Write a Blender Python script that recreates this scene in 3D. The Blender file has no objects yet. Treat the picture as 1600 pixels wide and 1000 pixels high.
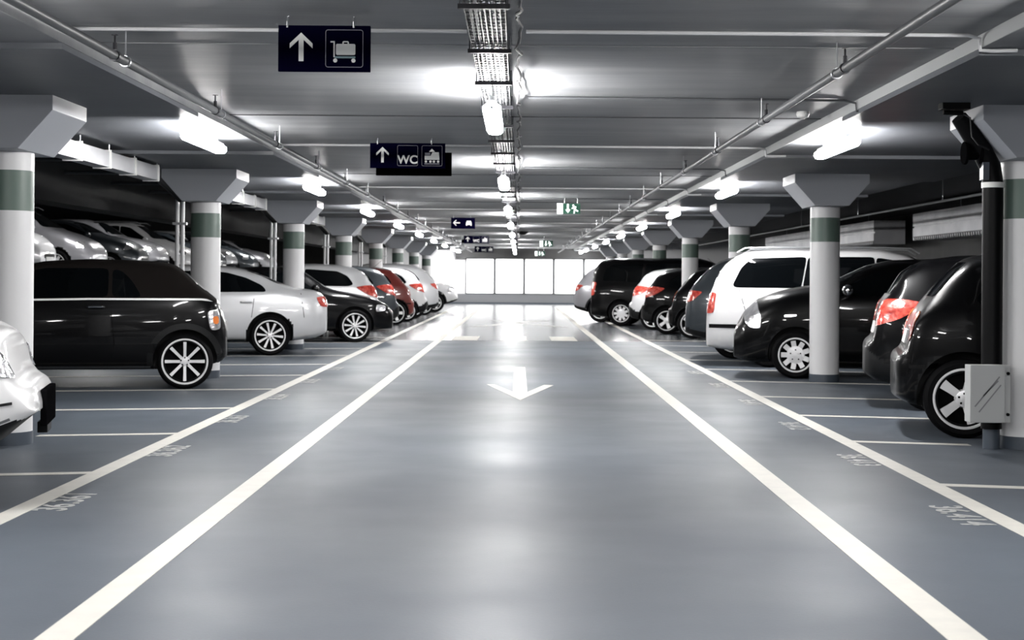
import bpy, bmesh, math, random
from mathutils import Vector, Matrix
from mathutils.bvhtree import BVHTree
random.seed(7)
C = bpy.context.scene.collection
R = math.radians
PI = math.pi

# ------------------------------------------------------------------ materials
def nt(name):
    m = bpy.data.materials.new(name); m.use_nodes = True
    t = m.node_tree; b = t.nodes['Principled BSDF']
    return m, t, b
def pmat(name, col, rough=.5, metal=0.0, coat=0.0, spec=.5, bump=0.0, bscale=30, mix=None, mscale=5, stretch=None, crough=.05):
    m, t, b = nt(name)
    b.inputs['Base Color'].default_value = (*col, 1)
    b.inputs['Roughness'].default_value = rough
    b.inputs['Metallic'].default_value = metal
    b.inputs['Coat Weight'].default_value = coat
    b.inputs['Coat Roughness'].default_value = crough
    b.inputs['Specular IOR Level'].default_value = spec
    if bump or mix:
        tc = t.nodes.new('ShaderNodeTexCoord'); mp = t.nodes.new('ShaderNodeMapping')
        t.links.new(tc.outputs['Object'], mp.inputs['Vector'])
        if stretch: mp.inputs['Scale'].default_value = stretch
    if mix:
        n = t.nodes.new('ShaderNodeTexNoise'); n.inputs['Scale'].default_value = mscale; n.inputs['Detail'].default_value = 6
        t.links.new(mp.outputs['Vector'], n.inputs['Vector'])
        r = t.nodes.new('ShaderNodeValToRGB')
        r.color_ramp.elements[0].position = .3; r.color_ramp.elements[1].position = .72
        r.color_ramp.elements[0].color = (*col, 1); r.color_ramp.elements[1].color = (*mix, 1)
        t.links.new(n.outputs['Fac'], r.inputs['Fac']); t.links.new(r.outputs['Color'], b.inputs['Base Color'])
    if bump:
        n2 = t.nodes.new('ShaderNodeTexNoise'); n2.inputs['Scale'].default_value = bscale; n2.inputs['Detail'].default_value = 4
        t.links.new(mp.outputs['Vector'], n2.inputs['Vector'])
        bp = t.nodes.new('ShaderNodeBump'); bp.inputs['Strength'].default_value = bump; bp.inputs['Distance'].default_value = .01
        t.links.new(n2.outputs['Fac'], bp.inputs['Height']); t.links.new(bp.outputs['Normal'], b.inputs['Normal'])
    return m
def emat(name, col, strength):
    m, t, b = nt(name)
    b.inputs['Base Color'].default_value = (.8, .8, .8, 1)
    b.inputs['Emission Color'].default_value = (*col, 1)
    b.inputs['Emission Strength'].default_value = strength
    return m

M = {}
M['lamp'] = emat('lamp_diffuser', (1.0, .985, .97), 95.0)
M['panel_light'] = emat('glowing_wall_panel', (1.0, 1.0, 1.0), 1.4)  # glow added to plain white end wall panels
M['exit_white'] = emat('exit_lit', (.9, 1, .97), 1.0)
M['ceil'] = pmat('ceiling_concrete', (.19, .195, .205), rough=.42, mix=(.28, .285, .29), mscale=2.2, stretch=(.35, 1.6, 1), bump=.25, bscale=9)
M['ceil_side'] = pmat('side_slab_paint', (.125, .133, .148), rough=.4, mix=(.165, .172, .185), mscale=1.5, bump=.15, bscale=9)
for mn in ('ceil', 'ceil_side'):
    t = M[mn].node_tree; b = t.nodes['Principled BSDF']; tg = t.nodes.new('ShaderNodeTangent'); tg.direction_type = 'RADIAL'; tg.axis = 'X'
    t.links.new(tg.outputs[0], b.inputs['Tangent']); b.inputs['Anisotropic'].default_value = .88
M['ceil_dark'] = pmat('unlit_dark_ceiling', (.025, .027, .03), rough=.6, mix=(.04, .04, .042), mscale=2)  # outer ceilings' lack of light put into the colour; joints share it
M['white_paint'] = pmat('white_column_paint', (.62, .62, .63), rough=.45, bump=.05)
M['band'] = pmat('grey_green_band', (.085, .125, .105), rough=.45)
M['base_grey'] = pmat('column_base_grey', (.05, .062, .08), rough=.4)
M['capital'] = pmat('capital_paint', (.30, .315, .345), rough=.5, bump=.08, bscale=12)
M['wall_white'] = pmat('white_wall_paint', (.70, .70, .71), rough=.6)
M['wall_dark'] = pmat('unlit_dark_concrete', (.016, .0165, .018), rough=.7, mix=(.03, .03, .03), mscale=1.5)  # grey walls' unlit darkness put into the colour; beams share it
M['line'] = pmat('line_paint', (.50, .485, .44), rough=.5, mix=(.44, .43, .40), mscale=7)
M['number'] = pmat('number_paint', (.36, .36, .35), rough=.5, mix=(.2, .21, .21), mscale=30)
M['navy'] = pmat('sign_navy', (.0012, .001, .008), rough=.6, spec=.0)
M['sign_back'] = pmat('sign_black', (.001, .001, .001), rough=.7, spec=.0)
M['sign_white'] = pmat('sign_white', (.8, .8, .78), rough=.5)
M['sign_grey'] = pmat('sign_grey', (.22, .22, .25), rough=.5)
M['sign_teal'] = pmat('sign_teal', (.2, .3, .32), rough=.5)
M['exit_green'] = pmat('exit_green', (.012, .075, .045), rough=.5)
M['galv'] = pmat('galvanised_steel', (.5, .51, .53), rough=.35, metal=.8, bump=.08, bscale=15)
M['duct'] = pmat('duct_sheet', (.42, .43, .46), rough=.4, metal=.35, mix=(.6, .6, .62), mscale=1.5)
M['pipe'] = pmat('pipe_grey', (.10, .104, .11), rough=.42, spec=.35)
M['white_pipe'] = pmat('white_pipe', (.6, .6, .61), rough=.35)
M['black_plastic'] = pmat('black_plastic', (.003, .003, .0035), rough=.45, spec=.12)
M['matte_black'] = pmat('matte_black', (.004, .004, .0045), rough=.9, spec=.0)
M['black_cable'] = pmat('black_cable', (.01, .01, .012), rough=.5)
M['dark_steel'] = pmat('dark_steel', (.03, .03, .035), rough=.4, metal=.6)
M['housing'] = pmat('lamp_housing', (.35, .36, .37), rough=.4)
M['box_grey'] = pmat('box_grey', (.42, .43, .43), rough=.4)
M['box_mark'] = pmat('box_mark', (.2, .2, .21), rough=.5)
M['tyre'] = pmat('tyre_rubber', (.003, .003, .0035), rough=.7, spec=.08)
M['rim'] = pmat('alloy', (.75, .75, .76), rough=.3, metal=.35)
M['rim_dark'] = pmat('alloy_shadow', (.002, .002, .0022), rough=.7, spec=.05)
M['trim'] = pmat('black_trim', (.006, .0063, .007), rough=.5, spec=.2)
M['glass'] = pmat('dark_car_glass', (.0015, .002, .0025), rough=.03, spec=.25)
M['reflection_trim'] = pmat('reflection_trim', (.9, .9, .9), rough=.45, metal=.4)  # pale colour stands in for the ceiling's reflection in the chrome
M['chrome'] = pmat('chrome', (.85, .85, .86), rough=.12, metal=1)
M['softtop'] = pmat('soft_top_fabric', (.010, .0085, .008), rough=.95, spec=.03, bump=.2, bscale=200)
M['headlight'] = pmat('headlight', (.5, .5, .52), rough=.12, metal=.75, coat=1, mix=(.95, .95, .97), mscale=14, bump=.8, bscale=22)
M['headlight_dark'] = pmat('headlight_dark', (.03, .03, .034), rough=.1, metal=.4, coat=1, mix=(.75, .75, .78), mscale=26, bump=.6, bscale=30)  # light flecks paint sparkles into the dark lens
M['taillight'] = pmat('taillight', (.22, .006, .005), rough=.2, coat=1, mix=(.62, .10, .07), mscale=20, bump=.5, bscale=22)  # paler red flecks paint reflected sparkle into the lens
M['amber'] = pmat('amber_lens', (.7, .2, .05), rough=.2, coat=1)
M['plate'] = pmat('number_plate', (.6, .6, .6), rough=.5)
P = {
 'black': pmat('black_car_paint', (.0022, .0022, .0026), rough=.3, coat=.35, spec=.08, crough=.03),
 'white': pmat('white_car_paint', (.60, .60, .61), rough=.35, coat=.7),
 'silver': pmat('silver_car_paint', (.56, .565, .58), rough=.34, metal=.25, coat=.8),
 'grey': pmat('grey_car_paint', (.03, .037, .044), rough=.35, metal=.3, coat=.8),
 'red': pmat('red_car_paint', (.13, .018, .014), rough=.3, coat=1),
 'jeep': pmat('light_grey_paint', (.3, .3, .32), rough=.35, metal=.4, coat=.7),
}
# floor
m, t, b = nt('epoxy_floor'); M['floor'] = m
tc = t.nodes.new('ShaderNodeTexCoord')
n1 = t.nodes.new('ShaderNodeTexNoise'); n1.inputs['Scale'].default_value = .55; n1.inputs['Detail'].default_value = 7
n2 = t.nodes.new('ShaderNodeTexNoise'); n2.inputs['Scale'].default_value = .8; n2.inputs['Detail'].default_value = 4; n2.inputs['Roughness'].default_value = .5
n3 = t.nodes.new('ShaderNodeTexNoise'); n3.inputs['Scale'].default_value = 60; n3.inputs['Detail'].default_value = 3
for n in (n1, n2, n3): t.links.new(tc.outputs['Object'], n.inputs['Vector'])
r1 = t.nodes.new('ShaderNodeValToRGB')
r1.color_ramp.elements[0].position = .3; r1.color_ramp.elements[1].position = .7
r1.color_ramp.elements[0].color = (.060, .071, .087, 1); r1.color_ramp.elements[1].color = (.080, .093, .110, 1)
t.links.new(n1.outputs['Fac'], r1.inputs['Fac']); t.links.new(r1.outputs['Color'], b.inputs['Base Color'])
mr = t.nodes.new('ShaderNodeMapRange'); mr.inputs['From Min'].default_value = .3; mr.inputs['From Max'].default_value = .7
mr.inputs['To Min'].default_value = .40; mr.inputs['To Max'].default_value = .50
t.links.new(n2.outputs['Fac'], mr.inputs['Value']); t.links.new(mr.outputs['Result'], b.inputs['Roughness'])
bp = t.nodes.new('ShaderNodeBump'); bp.inputs['Strength'].default_value = .12; bp.inputs['Distance'].default_value = .004
t.links.new(n3.outputs['Fac'], bp.inputs['Height']); t.links.new(bp.outputs['Normal'], b.inputs['Normal'])
b.inputs['Specular IOR Level'].default_value = .12

# ------------------------------------------------------------------ mesh helpers
class MB:
    def __init__(s): s.v = []; s.f = []; s.mi = []
    def add(s, vs, fs, mi=0):
        o = len(s.v); s.v += [tuple(v) for v in vs]; s.f += [tuple(i + o for i in f) for f in fs]; s.mi += [mi] * len(fs); return s
    def box(s, x0, x1, y0, y1, z0, z1, mi=0):
        return s.add([(x0,y0,z0),(x1,y0,z0),(x1,y1,z0),(x0,y1,z0),(x0,y0,z1),(x1,y0,z1),(x1,y1,z1),(x0,y1,z1)],
                     [(0,3,2,1),(4,5,6,7),(0,1,5,4),(1,2,6,5),(2,3,7,6),(3,0,4,7)], mi)
    def tube(s, pts, r, n=10, mi=0, caps=True):
        pts = [Vector(p) for p in pts]; rings = []
        rr = r if isinstance(r, (list, tuple)) else [r] * len(pts)
        for i, p in enumerate(pts):
            d = (pts[min(i+1, len(pts)-1)] - pts[max(i-1, 0)]).normalized()
            a = Vector((0,0,1)) if abs(d.z) < .9 else Vector((1,0,0))
            u = d.cross(a).normalized(); w = u.cross(d)
            rings.append([p + (u*math.cos(2*PI*k/n) + w*math.sin(2*PI*k/n)) * rr[i] for k in range(n)])
        vs = [v for ring in rings for v in ring]; fs = []
        for i in range(len(rings)-1):
            for k in range(n):
                fs.append((i*n+k, i*n+(k+1)%n, (i+1)*n+(k+1)%n, (i+1)*n+k))
        if caps: fs.append(tuple(range(n-1,-1,-1))); fs.append(tuple((len(rings)-1)*n+k for k in range(n)))
        return s.add(vs, fs, mi)
    def prism(s, poly, axis, a0, a1, mi=0):
        # poly in the two other axes (order x,y,z without axis)
        def mk(p, a):
            return {'x': (a, p[0], p[1]), 'y': (p[0], a, p[1]), 'z': (p[0], p[1], a)}[axis]
        n = len(poly); vs = [mk(p, a0) for p in poly] + [mk(p, a1) for p in poly]
        fs = [tuple(range(n)), tuple(range(2*n-1, n-1, -1))] + [(i, (i+1)%n, n+(i+1)%n, n+i) for i in range(n)]
        return s.add(vs, fs, mi)
    def lathe(s, prof, axis='z', n=32, c=(0,0,0), mi=0):
        # prof list of (radius, height)
        vs = []; fs = []
        for r, h in prof:
            for k in range(n):
                a = 2*PI*k/n; u, w = r*math.cos(a), r*math.sin(a)
                vs.append({'z': (c[0]+u, c[1]+w, c[2]+h), 'y': (c[0]+u, c[1]+h, c[2]+w), 'x': (c[0]+h, c[1]+u, c[2]+w)}[axis])
        for i in range(len(prof)-1):
            for k in range(n): fs.append((i*n+k, i*n+(k+1)%n, (i+1)*n+(k+1)%n, (i+1)*n+k))
        fs.append(tuple(range(n))); fs.append(tuple((len(prof)-1)*n+k for k in range(n)))
        return s.add(vs, fs, mi)
    def mesh(s, name, mats, smooth=False, angle=35, bevel=0):
        me = bpy.data.meshes.new(name); me.from_pydata(s.v, [], s.f)
        if not isinstance(mats, (list, tuple)): mats = [mats]
        for m_ in mats: me.materials.append(m_)
        for p, mi in zip(me.polygons, s.mi): p.material_index = mi
        bm = bmesh.new(); bm.from_mesh(me)
        bmesh.ops.recalc_face_normals(bm, faces=bm.faces[:])
        if bevel:
            es = [e for e in bm.edges if len(e.link_faces) == 2 and e.calc_face_angle(0) > R(40)]
            bmesh.ops.bevel(bm, geom=es, offset=bevel, segments=2, affect='EDGES', profile=.7)
        bm.to_mesh(me); bm.free()
        if smooth:
            for p in me.polygons: p.use_smooth = True
            me.set_sharp_from_angle(angle=R(angle))
        return me
    def build(s, name, mats, parent=None, **k):
        return link(name, s.mesh(name, mats, **k), parent)
def link(name, data, parent=None):
    o = bpy.data.objects.new(name, data); C.objects.link(o)
    if parent: o.parent = parent
    return o
def empty(name, loc=(0,0,0), rz=0):
    o = bpy.data.objects.new(name, None); C.objects.link(o); o.location = loc; o.rotation_euler = (0,0,rz); o.empty_display_size = .1
    return o
def tag(o, label=None, cat=None, group=None, kind=None):
    if label: o['label'] = label
    if cat: o['category'] = cat
    if group: o['group'] = group
    if kind: o['kind'] = kind
    return o
KIDS = {}
def textmesh(name, cu, parent=None):
    t_ = bpy.data.objects.new('tmp', cu); C.objects.link(t_)
    dg = bpy.context.evaluated_depsgraph_get(); dg.update()
    me = bpy.data.meshes.new_from_object(t_.evaluated_get(dg)); bpy.data.objects.remove(t_)
    return link(name, me, parent)
def copy_tree(o, parent=None):
    c = o.copy(); C.objects.link(c); c.parent = parent
    for ch in [x for x in bpy.data.objects if x.parent == o]: copy_tree(ch, c)
    return c
ORD = ['nearest','second','third','fourth','fifth','sixth','seventh','eighth','ninth','tenth','eleventh','twelfth','thirteenth','fourteenth','fifteenth','sixteenth']
YB, YE = -9.0, 71.6   # garage extent

# ------------------------------------------------------------------ camera  (image 1600 x 1000)
F = 2350.0; H = 1.25
cam = bpy.data.cameras.new('camera'); co = bpy.data.objects.new('camera', cam); C.objects.link(co)
cam.sensor_width = 36; cam.lens = F * 36 / 1600
cam.shift_x = -11 / 1600; cam.shift_y = -66 / 1600
cam.clip_end = 200; cam.clip_start = .05
co.location = (0, 0, H); co.rotation_euler = (Matrix.Rotation(PI/2, 3, 'X') @ Matrix.Rotation(.0070, 3, 'Z')).to_euler()
cam.dof.use_dof = True; cam.dof.focus_distance = 10.0; cam.dof.aperture_fstop = 5.0
bpy.context.scene.camera = co

# ------------------------------------------------------------------ shell
def struct(name, mb, mats, label=None, **k):
    o = mb.build(name, mats, **k); tag(o, label=label, kind='structure'); return o
ZM, ZS, ZP, ZD = 2.635, 2.56, 2.525, 3.0   # main ceiling, side slab, dropped panels, dark outer ceiling
XL, XR, WALLX = -7.9, 5.35, 10.4
m, t, b = nt('pale_floor'); M['floor_pale'] = m
tc = t.nodes.new('ShaderNodeTexCoord'); n1 = t.nodes.new('ShaderNodeTexNoise'); n1.inputs['Scale'].default_value = .42; n1.inputs['Detail'].default_value = 5
t.links.new(tc.outputs['Object'], n1.inputs['Vector'])
r1 = t.nodes.new('ShaderNodeValToRGB'); r1.color_ramp.elements[0].position = .4; r1.color_ramp.elements[1].position = .56
r1.color_ramp.elements[0].color = (.045, .05, .06, 1); r1.color_ramp.elements[1].color = (.13, .138, .145, 1)
t.links.new(n1.outputs['Fac'], r1.inputs['Fac']); t.links.new(r1.outputs['Color'], b.inputs['Base Color'])
b.inputs['Roughness'].default_value = .22; b.inputs['Specular IOR Level'].default_value = .13
struct('floor_far', MB().box(-8.0, WALLX, 29.85, YE, -.2, 0), M['floor_pale'], 'paler shinier floor section in front of the end wall')
struct('floor', MB().box(-8.0, WALLX, YB, 29.85, -.2, 0), M['floor'], 'glossy blue grey epoxy floor of the parking garage')
mb = MB()
mb.box(-2.59, 2.59, YB, YE, ZM, ZM+.4)
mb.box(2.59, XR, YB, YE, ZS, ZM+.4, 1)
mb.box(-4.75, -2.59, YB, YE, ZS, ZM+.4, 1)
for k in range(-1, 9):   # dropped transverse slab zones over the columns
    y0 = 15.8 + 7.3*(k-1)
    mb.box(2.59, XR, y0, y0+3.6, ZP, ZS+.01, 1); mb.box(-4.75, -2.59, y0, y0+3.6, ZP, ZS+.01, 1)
struct('ceiling', mb, [M['ceil'], M['ceil_side']], 'grey concrete slab ceiling with side strips stepping down')
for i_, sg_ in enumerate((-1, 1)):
    a_, b_ = sorted((sg_*2.583, sg_*2.592)); struct('trim_%d' % (20+i_), MB().box(a_, b_, YB, YE-.4, ZS-.001, ZM-.001), M['box_grey'] if sg_ > 0 else M['ceil'], 'edge strip of the ceiling step, %s side' % ('left' if sg_ < 0 else 'right'))  # right strip paler, left strip in the ceiling colour
# shallow joints in the main ceiling
for i, y in enumerate([8.95, 12.9, 15.95, 20.2, 23.25, 27.5, 30.5, 34.8, 37.8, 42, 45]):
    struct('trim_%d' % (i+1), MB().box(-2.58, 2.58, y, y+.035, ZM-.006, ZM+.01), M['ceil_dark'] if i % 2 else M['ceil'], None)
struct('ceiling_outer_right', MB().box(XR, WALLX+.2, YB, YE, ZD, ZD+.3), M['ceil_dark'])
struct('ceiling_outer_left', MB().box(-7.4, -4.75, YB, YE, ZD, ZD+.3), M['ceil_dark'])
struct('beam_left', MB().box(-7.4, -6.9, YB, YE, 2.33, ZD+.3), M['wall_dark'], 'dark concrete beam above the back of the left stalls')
struct('wall_right', MB().box(WALLX, WALLX+.2, YB, YE, -.2, ZD), M['wall_dark'], 'concrete side wall coloured dark for lack of light behind the right row of cars')
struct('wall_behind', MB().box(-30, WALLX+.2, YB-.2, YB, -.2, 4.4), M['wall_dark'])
# half level up beyond the left row
struct('deck_floor', MB().box(-30, -8.0, YB, YE+5, 1.0, 1.2), M['floor'])
struct('wall_left_parapet', MB().box(-8.15, -8.0, YB, YE, -.2, 1.45), pmat('parapet', (.02, .026, .024), rough=.5))
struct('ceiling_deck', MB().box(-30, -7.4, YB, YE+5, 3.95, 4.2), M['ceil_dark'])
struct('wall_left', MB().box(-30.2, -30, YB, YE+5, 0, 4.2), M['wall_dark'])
# end wall with white panels given their own glow
xs = [-2.56, -1.16, .24, 1.65, 3.08]
mb = MB()
mb.box(-8.2, xs[0], YE, YE+.2, .47, 2.2); mb.box(xs[-1]+1.4, WALLX, YE, YE+.2, .47, 2.2)
mb.box(-8.2, WALLX, YE, YE+.2, 2.2, 3.0)
struct('wall_back_base', MB().box(-3.9, 4.8, YE, YE+.2, -.2, .47), pmat('grey_wall_base', (.17, .175, .185), rough=.5), 'grey lower band of the end wall below the white panels')
mb.box(-8.2, -3.9, YE, YE+.2, -.2, .47); mb.box(4.8, WALLX, YE, YE+.2, -.2, .47)
struct('wall_back', mb, M['wall_white'], 'white end wall of the aisle around the white panels')
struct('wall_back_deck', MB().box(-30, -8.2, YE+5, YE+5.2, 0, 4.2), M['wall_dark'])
struct('beam_end', MB().box(-3.0, 4.6, YE-.35, YE-.01, 2.17, ZM), M['wall_dark'], 'dark beam above the white end panels')
struct('baseboard_back', MB().box(-3.5, 4.8, YE-.03, YE-.001, 0, .07), M['base_grey'])
xs.append(4.48)
for i in range(5):
    fr = MB()
    a, c_ = xs[i], xs[i+1]
    fr.box(a, a+.06, YE-.02, YE+.1, .47, 2.17); fr.box(c_-.06, c_, YE-.02, YE+.1, .47, 2.17)
    fr.box(a, c_, YE-.02, YE+.1, .47, .51); fr.box(a, c_, YE-.02, YE+.1, 2.13, 2.2)
    w = struct('glow_panel_%d' % (i+1), fr, M['pipe'], 'white panel with added glow in the end wall, %s from the left' % ['first','second','third','fourth','fifth'][i])
    MB().box(a+.06, c_-.06, YE+.04, YE+.06, .51, 2.13).build('pane', M['panel_light'], w)

# ------------------------------------------------------------------ columns
def column(x, y, label, s):
    root = MB()
    root.lathe([(.18, .095), (.18, 1.715)], n=48, mi=0)
    root.lathe([(.1803, 1.715), (.1803, 2.01)], n=48, mi=1)
    root.lathe([(.18, 2.01), (.18, 2.15)], n=48, mi=0)
    root.lathe([(.183, 0), (.183, .095)], n=48, mi=2)
    o = root.build('column', [M['white_paint'], M['band'], M['base_grey']], smooth=True)
    o.location = (x, y, 0); tag(o, label, 'column', 'round columns beside the aisle', 'structure')
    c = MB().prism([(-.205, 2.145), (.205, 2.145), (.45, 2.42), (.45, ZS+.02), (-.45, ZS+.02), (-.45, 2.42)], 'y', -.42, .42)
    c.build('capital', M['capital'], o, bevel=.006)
    return o
CL = [11.1 + 7.32*k for k in range(8)]; CR = [11.3 + 7.2*k for k in range(8)]
for k, y in enumerate(CL):
    column([-3.77, -3.84, -3.86, -3.86, -3.85][min(k, 4)], y, 'white round column with green band, %s of the left row' % ORD[k], -1)
for k, y in enumerate(CR):
    column([3.80, 3.76, 3.76, 3.74][min(k, 3)], y, 'white round column with green band, %s of the right row' % ORD[k], 1)

# ------------------------------------------------------------------ lamps
def lamp_proto():
    root = empty('tube_lamp')
    hb = MB(); hb.prism([(-.035, .062), (-.03, .1), (.03, .1), (.035, .062)], 'y', 0.02, 1.48)
    hb.build('housing', M['housing'], root, bevel=.006)
    d = MB(); prof = [(.035, .078), (.06, .06), (.062, .03), (.045, .006), (.02, 0), (-.02, 0), (-.045, .006), (-.062, .03), (-.06, .06), (-.035, .078)]
    n = len(prof); rings = []
    for y, s in ((.0, .7), (.02, .93), (.06, 1), (.4, 1), (.75, 1), (1.1, 1), (1.44, 1), (1.48, .93), (1.5, .7)):
        rings.append([(p[0]*s, y, .055+(p[1]-.055)*s) for p in prof])
    vs = [v for r_ in rings for v in r_]; fs = [(i*n+k, i*n+(k+1) % n, (i+1)*n+(k+1) % n, (i+1)*n+k) for i in range(len(rings)-1) for k in range(n)]
    fs += [tuple(range(n)), tuple((len(rings)-1)*n+k for k in range(n))]
    d.add(vs, fs); d.build('diffuser', M['lamp'], root, smooth=True, angle=60)
    MB().lathe([(.008, 0), (.008, .012)], 'y', 10, (0, -.012, .045)).build('end_knob', M['black_plastic'], root)
    for y in (.25, 1.25):
        MB().box(-.02, .02, y-.01, y+.01, .09, .155).build('mounting_bracket', M['galv'], root)
    return root
def lampname(w, k):
    return 'white tube lamp %s, %s' % (w, ORD[k] + ' in its row' if k >= 0 else ['overhead out of view', 'behind the viewer'][-1-k])
L0 = lamp_proto(); first = True
def lamp(x, y, z, label, group):
    global first
    o = L0 if first else copy_tree(L0); first = False
    o.location = (x, y, z); tag(o, label, 'lamp', group); return o
for k in range(-2, 9):
    y = 10.0 + 7.3*k
    lo = lamp(-.19, y, 2.335, lampname('under the centre cable tray', k), 'tube lamps under the cable tray')
    for yy in (.25, 1.25): MB().tube([(0, yy, .15), (0, yy, .225)], .005, 6).build('hanger_rod', M['galv'], lo)
for k in range(-2, 9):
    y = 12.8 + 7.3*k if k < 8 else 69.3
    lamp(-2.84, y, 2.405, lampname('on the left ceiling strip', k), 'tube lamps along the left side')
for k in range(-2, 9):
    y = 12.95 + 7.25*k if k < 8 else 69.3
    lamp(2.88, y, 2.405, lampname('on the right ceiling strip', k), 'tube lamps along the right side')
for k in range(5):
    lamp(-9.6, 33 + 8*k, 3.79, 'tube lamp over the raised deck far left, %s of its row' % ORD[k], 'tube lamps over the raised deck')

# ------------------------------------------------------------------ cable tray
tr = empty('cable_tray', (-.178, 0, 2.565)); tag(tr, 'wire mesh cable tray running along the middle of the ceiling', 'cable tray')
w = MB()
for i in range(9):
    x = -.1 + .2*i/8
    w.box(x-.003, x+.003, YB, YE-.5, -.003, .003)
for s in (-1, 1):
    for z in (.025, .05): w.box(s*.1-.003, s*.1+.003, YB, YE-.5, z-.003, z+.003)
y = YB
while y < YE-.6:
    w.box(-.1, .1, y-.0025, y+.0025, .003, .008)
    for s in (-1, 1): w.box(s*.103-.0025, s*.103+.0025, y-.0025, y+.0025, 0, .05)
    y += .1
w.build('wire_mesh', M['dark_steel'], tr)
cb = MB()
for i in range(5):
    x = -.075 + .036*i
    pts = [(x + .008*math.sin(k*1.3+i*2), YB + k*1.5, .018 + .004*math.sin(k+i)) for k in range(int((YE-1-YB)/1.5))]
    cb.tube(pts, .011 + .003*(i % 2), 6)
cb.build('cables', M['pipe'], tr, smooth=True)
y = 7.2 - 1.42*9; k = 0
while y < YE-1:
    s = MB(); s.box(-.125, .125, y-.014, y+.014, -.03, -.006)
    s.tube([(-.115, y, -.02), (-.115, y, .068)], .004, 6); s.tube([(.115, y, -.02), (.115, y, .068)], .004, 6)
    s.build('support_bar', M['dark_steel'], tr); y += 1.42
cab = MB(); pts = []
for k in range(420):
    y = 2 + k*.12
    pts.append((0.0 + .011*math.sin(k*.9) + .007*math.sin(k*2.3), y, -.02 + .05*abs(math.sin(k*.29))**1.5))
cab.tube(pts, .0085, 6)
cc = cab.build('hanging_cable', M['black_cable'], smooth=True); cc.location = (-.01, 0, 2.56)
tag(cc, 'black loose cable looping along the right edge of the cable tray', 'cable')

# ------------------------------------------------------------------ sprinkler pipes
def sprinkler(x, z, r, label, y0, step):
    root = empty('sprinkler_pipe', (x, 0, z)); tag(root, label, 'pipe')
    MB().tube([(0, YB, 0), (0, YE-1, 0)], r, 14).build('pipe', M['pipe'], root, smooth=True)
    y = y0
    while y < 66:
        hb = MB(); hb.tube([(0, y, r), (0, y, ZM-z)], .0045, 6); hb.lathe([(r+.007, -.015), (r+.007, .015)], 'y', 14, (0, y, 0))
        hb.build('pipe_hanger', M['galv'], root)
        h = MB(); yy = y-.22
        h.lathe([(r+.006, -.02), (r+.006, .02)], 'y', 14, (0, yy, 0))
        h.tube([(0, yy, r-.003), (0, yy, r+.045)], .012, 8); h.tube([(0, yy, r+.045), (0, yy, r+.085)], .006, 6)
        h.lathe([(.02, 0), (.02, .004)], 'z', 10, (0, yy, r+.085))
        h.build('sprinkler_head', M['dark_steel'], root); y += step
    return root
sprinkler(-2.22, 2.45, .026, 'grey sprinkler pipe hanging along the left side of the aisle', 8.45-2.72*4, 2.72)
sprinkler(1.84, 2.45, .026, 'grey sprinkler pipe hanging along the right side of the aisle', 8.75-2.72*4, 2.72)
sp = empty('sprinkler_pipe', (6.75, 0, 2.52)); tag(sp, 'thin sprinkler pipe high behind the right row of cars', 'pipe')
MB().tube([(0, YB, 0), (0, 60, 0)], .022, 8).build('pipe', M['pipe'], sp, smooth=True)
for y in (12, 18, 24, 30, 36): MB().tube([(0, y, 0), (0, y, ZD-2.52)], .006, 6).build('pipe_hanger', M['galv'], sp)

# conduits crossing the ceiling to the side lamps
def conduit(pts, r, label, mat='white_pipe'):
    o = MB().tube(pts, r, 8).build('conduit', M[mat], smooth=True); tag(o, label, 'conduit', 'conduits across the ceiling'); return o
for k in range(5):
    y = 8.38 + 7.3*k
    conduit([(-2.5, y, ZM-.014), (-.3, y, ZM-.014)], .011, 'thin white conduit across the ceiling left of the cable tray, %s from the front' % ORD[k])
    conduit([(0.03, y, ZM-.014), (2.5, y+.02, ZM-.014), (2.565, y+.03, ZM-.03), (2.57, y+.03, ZS-.02), (2.64, y+.04, ZS-.022), (2.78, y+.04, ZS-.018)], .011,
            'thin white conduit across the ceiling right of the cable tray, %s from the front' % ORD[k])
    y2 = 11.45 + 7.3*k
    conduit([(.06, y2, ZM-.012), (2.48, y2+.06, ZM-.012), (2.57, y2+.07, ZM-.03), (2.575, y2+.07, ZS-.016), (2.66, y2+.08, ZS-.018), (3.2, y2+.09, ZS-.015)], .009,
            'slim dark conduit from the tray to the right ceiling strip, %s from the front' % ORD[k], 'pipe')

# smoke detector, camera dome
sd = MB().lathe([(.05, 0), (.055, -.02), (.045, -.045), (.02, -.055)], 'z', 20).build('smoke_detector', M['sign_white'], smooth=True)
sd.location = (2.33, 12.4, ZM); tag(sd, 'small white smoke detector on the ceiling near the right strip', 'smoke detector')
dm = MB().lathe([(.17, 0), (.17, -.03), (.12, -.07), (.05, -.1)], 'z', 20).build('ceiling_speaker', M['black_plastic'], smooth=True)
dm.location = (.10, 45, ZM); tag(dm, 'dark round dome on the ceiling just right of the cable tray', 'ceiling dome')

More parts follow.
